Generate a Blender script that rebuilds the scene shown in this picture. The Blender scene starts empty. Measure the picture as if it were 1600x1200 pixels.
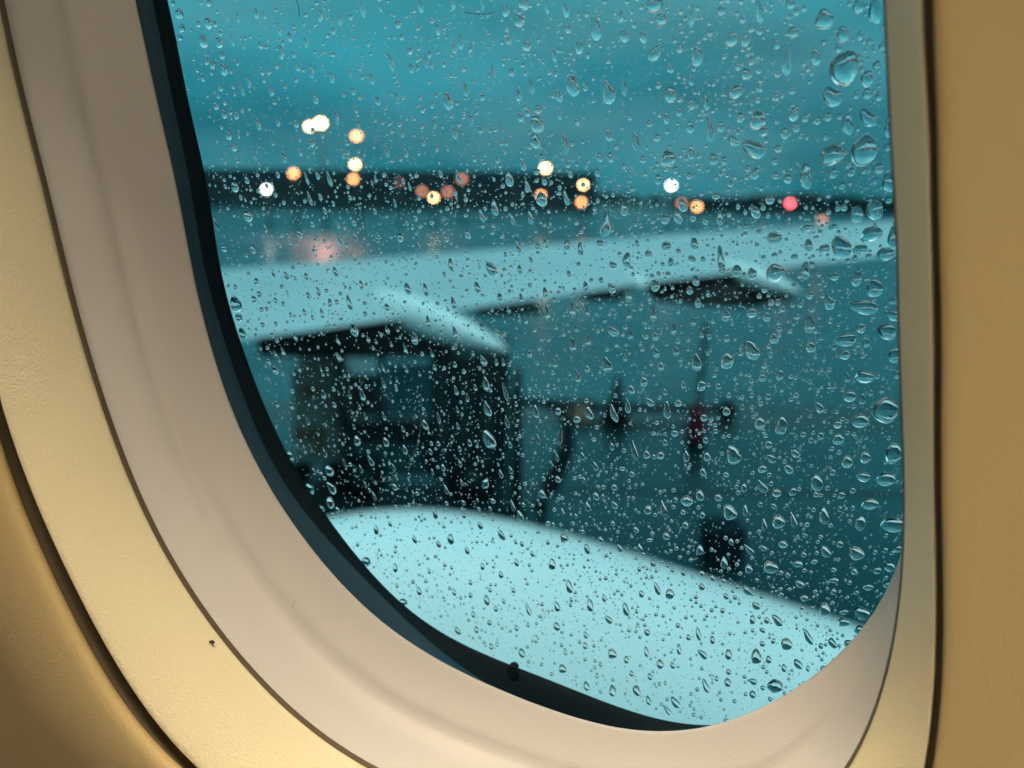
import bpy, bmesh, math, random
import numpy as np
from mathutils import Vector, Matrix
random.seed(7); rng = np.random.default_rng(11)
R = math.radians
sc = bpy.context.scene
COL = sc.collection

# ---------------------------------------------------------------- camera
FPX = 1250.0                      # focal length in pixels of a 1600 px wide picture
cam_d = bpy.data.cameras.new('camera'); cam = bpy.data.objects.new('camera', cam_d); COL.objects.link(cam)
cam_d.sensor_width = 36.0; cam_d.lens = FPX/1600*36
cam_d.clip_start = 0.01; cam_d.clip_end = 9000
PITCH = math.atan(292/FPX); ROLL = R(0.6)
CAMW = Matrix.Rotation(R(90)-PITCH, 3, 'X') @ Matrix.Rotation(ROLL, 3, 'Z')
cam.matrix_world = CAMW.to_4x4()
cam_d.dof.use_dof = True; cam_d.dof.focus_distance = 0.320; cam_d.dof.aperture_fstop = 5.7
sc.camera = cam
# ---------------------------------------------------------------- world
sc.view_settings.view_transform = 'Standard'; sc.view_settings.look = 'None'
sc.view_settings.exposure = 0; sc.view_settings.gamma = 1
SUN_EL, SUN_ROT = R(3), R(200)
w = bpy.data.worlds.new('World'); sc.world = w; w.use_nodes = True
nt = w.node_tree; N = nt.nodes; L = nt.links; N.clear()
out = N.new('ShaderNodeOutputWorld'); bg = N.new('ShaderNodeBackground'); L.new(bg.outputs[0], out.inputs[0])
sky = N.new('ShaderNodeTexSky'); sky.sky_type = 'NISHITA'; sky.sun_disc = False
sky.sun_elevation = SUN_EL; sky.sun_rotation = SUN_ROT
tc = N.new('ShaderNodeTexCoord'); sep = N.new('ShaderNodeSeparateXYZ'); L.new(tc.outputs['Generated'], sep.inputs[0])
rmp = N.new('ShaderNodeValToRGB'); L.new(sep.outputs['Z'], rmp.inputs[0])
e = rmp.color_ramp.elements
e[0].position = 0.0; e[0].color = (0.004, 0.185, 0.235, 1)
e[1].position = 1.0; e[1].color = (0.98, 1.5, 1.56, 1)
for p, c in ((0.05, (0.010, 0.19, 0.25)), (0.12, (0.022, 0.25, 0.33)), (0.20, (0.045, 0.35, 0.43)), (0.34, (0.075, 0.50, 0.58)), (0.6, (0.20, 0.86, 0.97))):
    q = e.new(p); q.color = (*c, 1)
mp = N.new('ShaderNodeMapping'); mp.inputs['Scale'].default_value = (1.6, 1.6, 6.5); mp.inputs['Location'].default_value = (1.3, .4, .35)
L.new(tc.outputs['Generated'], mp.inputs[0])
nz = N.new('ShaderNodeTexNoise'); nz.inputs['Scale'].default_value = 1.5; nz.inputs['Detail'].default_value = 5; nz.inputs['Roughness'].default_value = .5
L.new(mp.outputs[0], nz.inputs['Vector'])
mr = N.new('ShaderNodeMapRange'); mr.inputs[1].default_value = .3; mr.inputs[2].default_value = .7; mr.inputs[3].default_value = .62; mr.inputs[4].default_value = 1.3
L.new(nz.outputs[0], mr.inputs[0])
mul = N.new('ShaderNodeVectorMath'); mul.operation = 'SCALE'; L.new(rmp.outputs[0], mul.inputs[0]); L.new(mr.outputs[0], mul.inputs['Scale'])
skm = N.new('ShaderNodeVectorMath'); skm.operation = 'SCALE'; skm.inputs['Scale'].default_value = .05; L.new(sky.outputs[0], skm.inputs[0])
n2 = N.new('ShaderNodeTexNoise'); n2.inputs['Scale'].default_value = 2.3; n2.inputs['Detail'].default_value = 6; n2.inputs['Roughness'].default_value = .55
mp2 = N.new('ShaderNodeMapping'); mp2.inputs['Scale'].default_value = (1.2, 1.2, 4.0); mp2.inputs['Rotation'].default_value = (0, R(12), 0); mp2.inputs['Location'].default_value = (.2, 2.4, .9)
L.new(tc.outputs['Generated'], mp2.inputs[0]); L.new(mp2.outputs[0], n2.inputs['Vector'])
m2 = N.new('ShaderNodeMapRange'); m2.inputs[1].default_value = .42; m2.inputs[2].default_value = .68; m2.inputs[3].default_value = 0; m2.inputs[4].default_value = .55; L.new(n2.outputs[0], m2.inputs[0])
cloud = N.new('ShaderNodeMixRGB'); cloud.inputs[2].default_value = (.115, .36, .42, 1); L.new(m2.outputs[0], cloud.inputs[0]); L.new(mul.outputs[0], cloud.inputs[1])
veil = N.new('ShaderNodeMixRGB'); vr = N.new('ShaderNodeMapRange'); vr.inputs[1].default_value = .3; vr.inputs[2].default_value = .5; L.new(sep.outputs['Z'], vr.inputs[0])
L.new(vr.outputs[0], veil.inputs[0]); L.new(cloud.outputs[0], veil.inputs[1]); L.new(mul.outputs[0], veil.inputs[2])
add = N.new('ShaderNodeMixRGB'); add.blend_type = 'MIX'; add.inputs[0].default_value = .04
L.new(veil.outputs[0], add.inputs[1]); L.new(skm.outputs[0], add.inputs[2]); L.new(add.outputs[0], bg.inputs[0]); bg.inputs[1].default_value = 1.0
sun_d = bpy.data.lights.new('sun', 'SUN'); sun = bpy.data.objects.new('sun', sun_d); COL.objects.link(sun)
sun_d.energy = 0.12; sun_d.angle = R(25); sun_d.color = (.55, .9, 1.0)
sun.rotation_euler = (R(35), R(8), R(20))
sc.cycles.max_bounces = 14; sc.cycles.transmission_bounces = 10; sc.cycles.transparent_max_bounces = 16
sc.cycles.glossy_bounces = 5; sc.cycles.diffuse_bounces = 4
sc.cycles.caustics_refractive = False; sc.cycles.caustics_reflective = False
sc.cycles.sample_clamp_indirect = 6

# ---------------------------------------------------------------- helpers
def tag(o, label=None, cat=None, group=None, kind=None):
    if label: o['label'] = label
    if cat: o['category'] = cat
    if group: o['group'] = group
    if kind: o['kind'] = kind
    return o
def mesh(name, verts, faces, mat=None, parent=None, smooth=True, link=True):
    me = bpy.data.meshes.new(name); me.from_pydata([tuple(v) for v in verts], [], faces); me.update()
    if smooth: me.polygons.foreach_set('use_smooth', [True]*len(me.polygons))
    if mat: me.materials.append(mat)
    o = bpy.data.objects.new(name, me)
    if link: COL.objects.link(o)
    if parent: o.parent = parent
    return o
def empty(name, loc=(0, 0, 0), rz=0):
    o = bpy.data.objects.new(name, None); COL.objects.link(o); o.location = loc; o.rotation_euler[2] = rz; o.empty_display_size = .1
    return o
class MB:
    def __init__(s): s.v = []; s.f = []
    def add(s, vs, fs):
        n = len(s.v); s.v += [tuple(v) for v in vs]; s.f += [tuple(i+n for i in f) for f in fs]; return s
    def box(s, x0, x1, y0, y1, z0, z1, bev=0.0, rz=0, piv=(0, 0)):
        bm = bmesh.new(); bmesh.ops.create_cube(bm, size=1)
        for v in bm.verts: v.co = Vector(((x0+x1)/2+v.co.x*(x1-x0), (y0+y1)/2+v.co.y*(y1-y0), (z0+z1)/2+v.co.z*(z1-z0)))
        if bev: bmesh.ops.bevel(bm, geom=bm.edges[:], offset=bev, segments=2, affect='EDGES')
        bm.verts.index_update(); s.add([v.co.copy() for v in bm.verts], [[v.index for v in f.verts] for f in bm.faces]); bm.free(); return s
    def tube(s, pts, r, seg=10, caps=True):
        pts = [Vector(p) for p in pts]; rr = r if hasattr(r, '__len__') else [r]*len(pts)
        vs = []; fs = []
        for i, p in enumerate(pts):
            t = (pts[min(i+1, len(pts)-1)]-pts[max(i-1, 0)]).normalized()
            a = t.cross(Vector((0, 0, 1)) if abs(t.z) < .9 else Vector((1, 0, 0))).normalized(); b = t.cross(a)
            for k in range(seg):
                th = 2*math.pi*k/seg; vs.append(p+(a*math.cos(th)+b*math.sin(th))*rr[i])
        for i in range(len(pts)-1):
            for k in range(seg):
                fs.append((i*seg+k, i*seg+(k+1) % seg, (i+1)*seg+(k+1) % seg, (i+1)*seg+k))
        if caps: fs.append(tuple(range(seg))[::-1]); fs.append(tuple(range((len(pts)-1)*seg, len(pts)*seg)))
        return s.add(vs, fs)
    def build(s, name, mat, parent=None, smooth=False): 
        o = mesh(name, s.v, s.f, mat, parent, smooth)
        if smooth == 'auto': pass
        return o
def mat(name, col, rough=.5, metal=0, bump=None, var=0, vscale=8, emit=None, spec=.5, coat=0):
    m = bpy.data.materials.new(name); m.use_nodes = True; t = m.node_tree; b = t.nodes['Principled BSDF']
    b.inputs['Base Color'].default_value = (*col, 1); b.inputs['Roughness'].default_value = rough; b.inputs['Metallic'].default_value = metal
    b.inputs['Specular IOR Level'].default_value = spec; b.inputs['Coat Weight'].default_value = coat
    if emit: b.inputs['Emission Color'].default_value = (*emit[0], 1); b.inputs['Emission Strength'].default_value = emit[1]
    c = t.nodes.new('ShaderNodeTexCoord')
    if var:
        n = t.nodes.new('ShaderNodeTexNoise'); n.inputs['Scale'].default_value = vscale; n.inputs['Detail'].default_value = 6
        t.links.new(c.outputs['Object'], n.inputs['Vector'])
        r = t.nodes.new('ShaderNodeMapRange'); r.inputs[1].default_value = .3; r.inputs[2].default_value = .7; r.inputs[3].default_value = 1-var; r.inputs[4].default_value = 1+var
        t.links.new(n.outputs[0], r.inputs[0])
        s = t.nodes.new('ShaderNodeVectorMath'); s.operation = 'SCALE'; s.inputs[0].default_value = col
        t.links.new(r.outputs[0], s.inputs['Scale']); t.links.new(s.outputs[0], b.inputs['Base Color'])
    if bump:
        prev = None
        for (sc_, st, dist, stretch) in bump:
            mpn = t.nodes.new('ShaderNodeMapping'); mpn.inputs['Scale'].default_value = stretch; t.links.new(c.outputs['Object'], mpn.inputs[0])
            n = t.nodes.new('ShaderNodeTexNoise'); n.inputs['Scale'].default_value = sc_; n.inputs['Detail'].default_value = 3
            t.links.new(mpn.outputs[0], n.inputs['Vector'])
            bp = t.nodes.new('ShaderNodeBump'); bp.inputs['Strength'].default_value = st; bp.inputs['Distance'].default_value = dist
            t.links.new(n.outputs[0], bp.inputs['Height'])
            if prev: t.links.new(prev.outputs[0], bp.inputs['Normal'])
            prev = bp
        t.links.new(prev.outputs[0], b.inputs['Normal'])
    return m
def ray(px, py):                     # direction in the world of one point of the 1600 x 1200 photograph
    return CAMW @ Vector(((px-800)/FPX, -(py-600)/FPX, -1))
def at(px, py, Y):                   # the point at distance Y out from the cabin
    d = ray(px, py); return d*(Y/d.y)
GZ = -5.0
def ground(px, py):
    d = ray(px, py); return d*(GZ/d.z)
def copy_tree(o, parent=None):
    c = o.copy(); COL.objects.link(c); c.parent = parent
    for ch in list(o.children): copy_tree(ch, c)
    return c

# ---------------------------------------------------------------- window frame of reference
YAW, PIT, ROL, CY = .2, -.22, .1, -.30
def rotw(y, p, r):
    cy, sy, cp, sp, cr, sr = math.cos(y), math.sin(y), math.cos(p), math.sin(p), math.cos(r), math.sin(r)
    return Matrix(((cy, -sy, 0), (sy, cy, 0), (0, 0, 1))) @ Matrix(((1, 0, 0), (0, cp, -sp), (0, sp, cp))) @ Matrix(((cr, 0, sr), (0, 1, 0), (-sr, 0, cr)))
RW = rotw(YAW, PIT, ROL)             # columns: camera right, forward, up in the window's frame
CAMB = CAMW @ Matrix(((1, 0, 0), (0, 0, 1), (0, -1, 0)))   # camera (right, fwd, up) -> world
W2 = (CAMB @ RW.transposed()).to_4x4() @ Matrix.Translation((0, -CY, 0))
def back(px, py, dep):               # photograph point -> (x, z) on the window plane at depth dep
    d = RW @ Vector(((px-800)/FPX, 1, -(py-600)/FPX)); t = (dep-CY)/d.y
    return (d.x*t, d.z*t)
def wmesh(name, vs, fs, m, parent=None, smooth=True):
    o = mesh(name, vs, fs, m, parent, smooth)
    if parent is None: o.matrix_world = W2
    return o
# ---------------------------------------------------------------- materials
GR = (1, 1, 1)
M = dict(
 wall=mat('wall_plastic', (.49, .355, .155), .5, bump=[(1300, .45, .0004, GR), (400, .15, .0003, GR)], var=.03, vscale=6),
 bezel=mat('bezel_plastic', (.78, .67, .42), .36, bump=[(1250, .75, .0005, GR), (420, .35, .0004, GR)], var=.03, vscale=9),
 liner=mat('liner_plastic', (.66, .61, .55), .5, bump=[(1600, .5, .0003, GR), (60, .08, .0006, GR)], var=.025, vscale=12),
 hair3=mat('faint_fibre', (.36, .31, .27), .5),
 navy2=mat('teal_grey_panel', (.05, .12, .14), .35, var=.2, vscale=4),
 lip_shade=mat('lip_shade_brown', (.10, .07, .035), .6),  # dark brown standing in for the shade at the bezel lip
 cabin=mat('cabin_grey', (.22, .22, .22), .7),
 groove=mat('groove_dark', (.08, .06, .03), .6),
 spacer=mat('seal_satin', (.010, .055, .095), .5, spec=.35, bump=[(300, .2, .0003, GR)]),
 rubber=mat('black_rubber', (.004, .014, .022), .7, spec=.12, bump=[(200, .3, .0004, GR)]),
 white=mat('aircraft_white', (.93, .87, .85), .30, var=.05, vscale=.8, coat=.2),
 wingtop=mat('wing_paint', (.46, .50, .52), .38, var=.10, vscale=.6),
 wingdark=mat('wing_underside_shade', (.008, .011, .013), .7, spec=.15),  # near black: shade below the wing put into the colour
 dark=mat('dark_paint', (.012, .016, .02), .45, var=.3, vscale=3),
 navy=mat('navy_paint', (.015, .03, .04), .4, var=.3, vscale=2),
 tyre=mat('tyre_rubber', (.01, .01, .011), .8),
 pale=mat('pale_grey_paint', (.78, .66, .62), .5, var=.2, vscale=3),
 lid=mat('pale_lid', (.6, .58, .58), .4),
 orange=mat('orange_paint', (.8, .20, .04), .5),
 red=mat('dark_red_paint', (.5, .015, .03), .4),
 skin=mat('brown_cover', (.6, .26, .16), .6),
 metal=mat('galvanised_steel', (.05, .06, .065), .5, metal=.6),
 glassd=mat('vehicle_glass', (.05, .22, .26), .08, spec=.8),
 bld=mat('terminal_wall', (.018, .042, .052), .7, var=.3, vscale=.05),
 bld2=mat('hangar_wall', (.02, .05, .06), .7, var=.3, vscale=.05),
 winlit=mat('terminal_window', (.02, .03, .035), .15),
 hair=mat('fibre', (.22, .27, .27), .5), hair2=mat('dark_fibre', (.12, .10, .08), .5), speck=mat('speck', (.06, .03, .015), .8),
)
def wet():
    m = bpy.data.materials.new('wet_tarmac'); m.use_nodes = True; t = m.node_tree; b = t.nodes['Principled BSDF']
    c = t.nodes.new('ShaderNodeTexCoord'); n = t.nodes.new('ShaderNodeTexNoise'); n.inputs['Scale'].default_value = .18; n.inputs['Detail'].default_value = 6
    t.links.new(c.outputs['Object'], n.inputs['Vector'])
    r = t.nodes.new('ShaderNodeValToRGB'); r.color_ramp.elements[0].color = (.006, .036, .043, 1); r.color_ramp.elements[1].color = (.010, .064, .074, 1)
    r.color_ramp.elements[0].position = .35; r.color_ramp.elements[1].position = .65
    t.links.new(n.outputs[0], r.inputs[0]); t.links.new(r.outputs[0], b.inputs['Base Color'])
    r2 = t.nodes.new('ShaderNodeMapRange'); r2.inputs[1].default_value = .35; r2.inputs[2].default_value = .65; r2.inputs[3].default_value = .34; r2.inputs[4].default_value = .17
    n2 = t.nodes.new('ShaderNodeTexNoise'); n2.inputs['Scale'].default_value = .09; n2.inputs['Detail'].default_value = 4; t.links.new(c.outputs['Object'], n2.inputs['Vector'])
    t.links.new(n2.outputs[0], r2.inputs[0]); t.links.new(r2.outputs[0], b.inputs['Roughness'])
    n3 = t.nodes.new('ShaderNodeTexNoise'); n3.inputs['Scale'].default_value = 3; n3.inputs['Detail'].default_value = 3; t.links.new(c.outputs['Object'], n3.inputs['Vector'])
    bp = t.nodes.new('ShaderNodeBump'); bp.inputs['Strength'].default_value = .25; bp.inputs['Distance'].default_value = .02; t.links.new(n3.outputs[0], bp.inputs['Height']); t.links.new(bp.outputs[0], b.inputs['Normal'])
    b.inputs['Specular IOR Level'].default_value = .45; b.inputs['Specular Tint'].default_value = (.4, .92, 1, 1)
    return m
M['wet'] = wet()
def lampmat(name, col, s): return mat(name, (.8, .8, .8), .3, emit=(col, s))
M['l_warm'] = lampmat('lamp_warm', (1, .58, .25), 22); M['l_or'] = lampmat('lamp_orange', (1, .36, .11), 14); M['l_dim'] = lampmat('lamp_dim', (1, .28, .12), 3.2)
M['l_white'] = lampmat('lamp_white', (.95, .93, .85), 17); M['l_red'] = lampmat('lamp_red', (1, .07, .09), 20)
def pane_mat():
    m = bpy.data.materials.new('window_glass'); m.use_nodes = True; t = m.node_tree; t.nodes.clear()
    o = t.nodes.new('ShaderNodeOutputMaterial'); mx = t.nodes.new('ShaderNodeMixShader'); tr = t.nodes.new('ShaderNodeBsdfTransparent'); gl = t.nodes.new('ShaderNodeBsdfGlossy')
    tr.inputs[0].default_value = (.96, .985, .985, 1); gl.inputs['Roughness'].default_value = .02
    fr = t.nodes.new('ShaderNodeFresnel'); fr.inputs[0].default_value = 1.16
    t.links.new(fr.outputs[0], mx.inputs[0]); t.links.new(tr.outputs[0], mx.inputs[1]); t.links.new(gl.outputs[0], mx.inputs[2]); t.links.new(mx.outputs[0], o.inputs[0])
    return m
M['pane'] = pane_mat()
def water_mat():
    m = bpy.data.materials.new('water'); m.use_nodes = True; t = m.node_tree; t.nodes.clear()
    o = t.nodes.new('ShaderNodeOutputMaterial'); g = t.nodes.new('ShaderNodeBsdfGlass'); g.inputs['IOR'].default_value = 1.333; g.inputs['Roughness'].default_value = 0.0
    t.links.new(g.outputs[0], o.inputs[0]); return m
M['water'] = water_mat()

# ---------------------------------------------------------------- window contours (traced, then each on its own plane)
DEP = [-.062, -.057, -.036, 0, .008, .014]
PX = {}
PX[0] = [(0,733),(25,800),(70,907),(100,967),(147,1043),(200,1123),(248,1200),(1458,-350),(1464,0),(1474,400),(1478,800),(1474,1000),(1466,1200)]
PX[1] = [(0,628),(33,717),(63,800),(87,860),(117,923),(167,1007),(213,1077),(253,1137),(293,1200),(1430,-350),(1439,0),(1453,300),(1460,800),(1456,1000),(1447,1200)]
PX[2] = [(-52,-200),(-31,-100),(-8,0),(17,107),(37,207),(60,287),(88,400),(115,503),(133,573),(157,647),(187,720),(220,800),(253,870),(293,930),(333,990),(380,1047),(433,1100),(493,1150),(560,1200),
 (1385,0),(1392,150),(1400,300),(1405,400),(1410,600),(1413,700),(1415,800),(1414,867),(1412,910),(1400,1000),(1382,1077),(1357,1143),(1332,1200)]
PX[3] = [(166,-200),(188,-100),(210,0),(230,93),(253,200),(277,300),(295,405),(320,510),(347,597),(370,667),(407,737),(443,797),(500,877),(550,932),(600,975),(650,1010),(715,1050),(800,1088),(900,1122),(962,1137),(1031,1144),(1075,1142),(1119,1134),(1166,1119),(1212,1097),(1244,1078),(1275,1053),(1306,1025),(1337,994),(1362,959),(1384,925),(1400,897),(1418,850),(1426,780),(1425,600),(1420,400),(1413,200),(1403,0),(1392,-200)]
PX[4] = [(195,-200),(216,-100),(237,0),(257,100),(277,187),(293,283),(313,387),(320,420),(343,510),(367,587),(403,677),(443,747),(500,837),(575,910),(625,957),(675,1002),(712,1040),(760,1072),(800,1093),(850,1113),(900,1129),(962,1144),(1031,1151),(1075,1151),(1130,1146),(1215,1113),(1290,1060),(1350,1000),(1400,930),(1430,860),(1440,780),(1437,600),(1432,400),(1425,200),(1415,0),(1405,-200)]
PX[5] = [(214,-200),(237,-100),(260,0),(283,93),(300,187),(323,287),(340,393),(360,480),(377,540),(397,593),(427,663),(450,710),(480,763),(512,807),(550,862),(600,915),(650,960),(725,1005),(792,1040),(900,1081),(962,1100),(1025,1119),(1075,1128),(1119,1136),(1160,1138),(1215,1112),(1290,1060),(1350,1000),(1400,930),(1434,860),(1444,780),(1441,600),(1436,400),(1429,200),(1419,0),(1409,-200)]
ZM = .03; ZM2 = .06; CXW, CZW = -.03, ZM
NT = 288
def densify(P):
    out = []
    for a, b in zip(P, P[1:]+[None]):
        out.append(a)
        if b and a[0] > 1380 and b[0] > 1380 and abs(b[1]-a[1]) > 100:
            n = int(abs(b[1]-a[1])//50); out += [(a[0]+(b[0]-a[0])*k/n, a[1]+(b[1]-a[1])*k/n) for k in range(1, n)]
    return out
def contour(i, K=13, lam=2e-9):
    pts = [back(x, y, DEP[i]) for x, y in densify(PX[i])]
    if i < 2: lam *= 30
    th, lr, wt = [], [], []
    for x, z in pts:
        for s in (1, -1):
            zz = z if s == 1 else 2*ZM2-z
            if s == -1 and zz < .19: continue
            if s == 1 and z > ZM+.075: pass
            th.append(math.atan2(zz-CZW, x-CXW)); lr.append(math.log(math.hypot(x-CXW, zz-CZW))); wt.append(1 if s == 1 else .12)
    if i < 2:                                     # below the picture the panel line closes in a round arc
        base = contour_cache[3]
        for t in np.linspace(-2.05, -1.05, 7):
            k = int((t+math.pi)/(2*math.pi)*NT) % NT
            for s in (1, -1): th.append(s*t); lr.append(math.log(math.hypot(*(base[k]-np.array([CXW, CZW])))*1.24)); wt.append(.1)
    if i == 2:
        base = contour_cache[3]
        for t in (-1.75, -1.6, -1.45):
            k = int((t+math.pi)/(2*math.pi)*NT) % NT
            for s in (1, -1): th.append(s*t); lr.append(math.log(math.hypot(*(base[k]-np.array([CXW, CZW])))*1.13)); wt.append(.1)
    th = np.array(th); lr = np.array(lr); wt = np.array(wt)
    def basis(t): return np.stack([np.ones_like(t)]+[f(k*t) for k in range(1, K+1) for f in (np.cos, np.sin)], 1)
    pen = np.array([0]+[lam*k**6 for k in range(1, K+1) for _ in (0, 1)])*len(th)
    B = basis(th); W = wt[:, None]
    c = np.linalg.solve(B.T@(B*W)+np.diag(pen+1e-9), B.T@(lr*wt))
    t = -math.pi+2*math.pi*np.arange(NT)/NT
    r = np.exp(basis(t)@c)
    return np.stack([CXW+r*np.cos(t), CZW+r*np.sin(t)], 1)
contour_cache = {}
for i in (3, 2, 1, 0, 4, 5): contour_cache[i] = contour(i)
CN = contour_cache
def lerp(a, b, t): return a*(1-t)+b*t
def grow(c, s):                                   # offset a contour outwards by s metres
    n = np.roll(c, -1, 0)-np.roll(c, 1, 0); n = np.stack([n[:, 1], -n[:, 0]], 1); n /= np.linalg.norm(n, axis=1)[:, None]
    return c+n*s
def loft(name, rings, m, parent, smooth=True, close_end=False):
    vs = []; fs = []
    for c, d in rings:
        dd = d if hasattr(d, '__len__') else [d]*NT
        vs += [(c[k, 0], dd[k], c[k, 1]) for k in range(NT)]
    for j in range(len(rings)-1):
        for k in range(NT): fs.append((j*NT+k, j*NT+(k+1) % NT, (j+1)*NT+(k+1) % NT, (j+1)*NT+k))
    if close_end: fs.append(tuple(range((len(rings)-1)*NT, len(rings)*NT)))
    return mesh(name, vs, fs, m, parent, smooth)
win = empty('cabin_window'); win.matrix_world = W2
tag(win, 'rain covered aircraft window in a moulded beige surround, filling the picture', 'window')
# bezel: groove edge -> shallow funnel -> rounded lip over the liner
c0, c1, c2, c3, c4, c5 = [CN[k] for k in range(6)]
bz = [(grow(c1, .0045), -.038), (grow(c1, .0035), -.046), (grow(c1, .002), -.0525), (grow(c1, .0008), -.0555), (c1, DEP[1]), (lerp(c1, c2, .03), -.0573)]
for t in np.linspace(.1, .96, 14): bz.append((lerp(c1, c2, t), -.0574+.0214*(t**1.35)))
bz += [(lerp(c1, c2, .985), -.0364), (c2, -.0357), (c2, -.0350), (grow(c2, .0002), -.0342), (grow(c2, .0009), -.0318)]
loft('window_bezel', bz, M['bezel'], win)
lr_ = []
a = grow(c2, .0035); d0 = -.0325
for t in [0, .05, .12, .2, .28, .34, .38, .395, .41, .43, .46, .5, .54, .57, .60, .64, .7, .78, .86, .92, .96, .985]:
    off = np.interp(t, [0, .37, .415, .48, .58, .66, 1], [0, -.0004, .0028, .0021, .0003, 0, 0])
    bow = .003*math.sin(math.pi*t)
    lr_.append((lerp(a, c3, t), d0*(1-t)+off+bow))
lr_ += [(c3, .0002), (grow(c3, .0002), .0010), (grow(c3, .0012), .0018), (grow(c3, .004), .0022)]
liner_o = loft('window_reveal', lr_, M['liner'], win)
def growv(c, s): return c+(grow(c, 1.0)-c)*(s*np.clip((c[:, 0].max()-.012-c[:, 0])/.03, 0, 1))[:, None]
loft('lip_shade_strip', [(grow(c2, .0008), -.0346), (growv(c2, -.0004), -.0343), (growv(c2, -.0007), -.0338), (growv(c2, -.0006), -.0322), (grow(c2, .0006), -.0312)], M['lip_shade'], win)  # strip added along the lip, its shade line done in brown
loft('retainer_ring', [(grow(c3, .0035), .0015), (grow(c3, .0020), .0030), (grow(lerp(c3, c4, .5), .0005), .0050), (grow(c4, .0004), .0076), (c4, .0084)], M['spacer'], win)
loft('rubber_gasket', [(grow(c4, .001), .0080), (grow(c4, -.0004), .0092), (lerp(c4, c5, .35), .0105), (lerp(c4, c5, .7), .0125), (c5, .0140), (grow(c5, .0012), .0158)], M['rubber'], win)
g = grow(c5, .01)
PANE_IN, PANE_OUT = .0150, .0165
n_ = NT
vs = [(p[0], PANE_IN, p[1]) for p in g]+[(p[0], PANE_OUT, p[1]) for p in g]
pane = mesh('window_pane', vs, [tuple(range(NT))[::-1], tuple(range(NT, 2*NT))]+[(k, (k+1) % NT, NT+(k+1) % NT, NT+k) for k in range(NT)], M['pane'], win, False)
# breather hole: small dark grommet low on the gasket side
bx, bzz = back(802, 1046, .012)
mb = MB(); pts = []
for k in range(17):
    t = 2*math.pi*k/16; pts.append((bx+.0021*math.cos(t), .0112, bzz+.0021*math.sin(t)))
mb.tube(pts, .0008, 8, False); mb.tube([(bx, .0108, bzz), (bx, .0148, bzz)], .0021, 16)
mb.build('breather_hole', M['rubber'], pane, True)
# groove between bezel and sidewall
loft('panel_gap', [(grow(c0, .004), -.0560), (grow(c0, .0022), -.045), (lerp(c0, c1, .3), list(-.0425-.0105*np.clip((c0[:, 0]-.0)/.04, 0, 1))), (grow(c1, .0062), list(-.0420-.0105*np.clip((c0[:, 0]-.0)/.04, 0, 1)))], M['groove'], win)
# cabin sidewall: from the panel line outwards to a gently curved wall
def rect(hx, hz, cx, cz):
    t = -math.pi+2*math.pi*np.arange(NT)/NT; c, s = np.cos(t), np.sin(t); n = 10
    r = 1/((abs(c)/hx)**n+(abs(s)/hz)**n)**(1/n); return np.stack([CXW+cx+r*c, CZW+cz+r*s], 1)
big = rect(1.7, 1.42, 0, .40)
def wall_depth(c):
    out = []
    for p, q in zip(c, c0):
        r = math.hypot(*(p-q)); w = max(0, min(1, (-q[1]+.01)/.16))*max(0, min(1, (.06-q[0])/.1)); w = w*w*(3-2*w)
        f = 4.5*r*r if r < .08 else .0288+.72*min(r-.08, .10)
        out.append(-.0625-.06*max(0, (p[1]-.2))**2+w*f)
    return out
rg = [(grow(c0, .0042), -.0545), (grow(c0, .0006), -.0575), (c0, -.0605)]
for t in (.0015, .004, .01, .02, .04, .08, .15, .3, .5, .75, 1):
    c = lerp(c0, big, t); dd = wall_depth(c); 
    if t < .003: dd = [x+.0006 for x in dd]
    rg.append((c, dd))
ww = loft('cabin_wall', rg, M['wall'], None); ww.matrix_world = W2; tag(ww, kind='structure', label='tan moulded cabin sidewall panel around the window')
def cab(name, quads, m):
    mb = MB()
    for q in quads: mb.box(*q)
    o = mb.build(name, m); o.matrix_world = W2; tag(o, kind='structure'); return o
cab('cabin_floor', [(-1.75, 1.75, -2.7, .02, -1.0, -.945)], mat('carpet', (.04, .045, .06), .9, var=.3, vscale=60))
cab('cabin_ceiling', [(-1.75, 1.75, -2.7, .02, 1.855, 1.90)], mat('ceiling_plastic', (.4, .38, .34), .6))
cab('cabin_wall', [(-1.75, 1.75, -2.75, -2.70, -.95, 1.85), (-1.80, -1.74, -2.7, 0, -.95, 1.85), (1.68, 1.74, -2.7, 0, -.95, 1.85)], M['cabin'])
# overhead reading light strip, the warm light in the cabin
def cabin_light():
    o = empty('ceiling_light'); tag(o, 'warm cabin light strip under the ceiling, above the picture', 'light'); o.matrix_world = W2
    mb = MB(); mb.box(-.27, .51, -.84, -.28, 1.81, 1.85, .01); mb.build('housing', M['bezel'], o)
    ld = bpy.data.lights.new('cabin_lamp', 'AREA'); ld.shape = 'RECTANGLE'; ld.size = .7; ld.size_y = .50; ld.energy = CABIN_E; ld.color = (1, .87, .68)
    l = bpy.data.objects.new('lamp', ld); COL.objects.link(l); l.parent = o
    l.location = (.12, -.56, 1.79); l.rotation_euler = (R(-14), 0, 0)
CABIN_E = 375
cabin_light()
def bin_blocker():  # unseen box added so its edge shades the top of the surround
    o = empty('overhead_light_blocker'); tag(o, 'added bin-shaped blocker shading the top of the window, outside the picture', 'light blocker'); o.matrix_world = W2
    MB().box(-1.70, 1.64, -.32, -.11, .88, 1.38, .03).build('blocker_body', M['cabin'], o)
    MB().box(-.30, .55, -.338, -.322, .95, 1.30, .006).build('blocker_front', M['cabin'], o)
bin_blocker()
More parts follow.
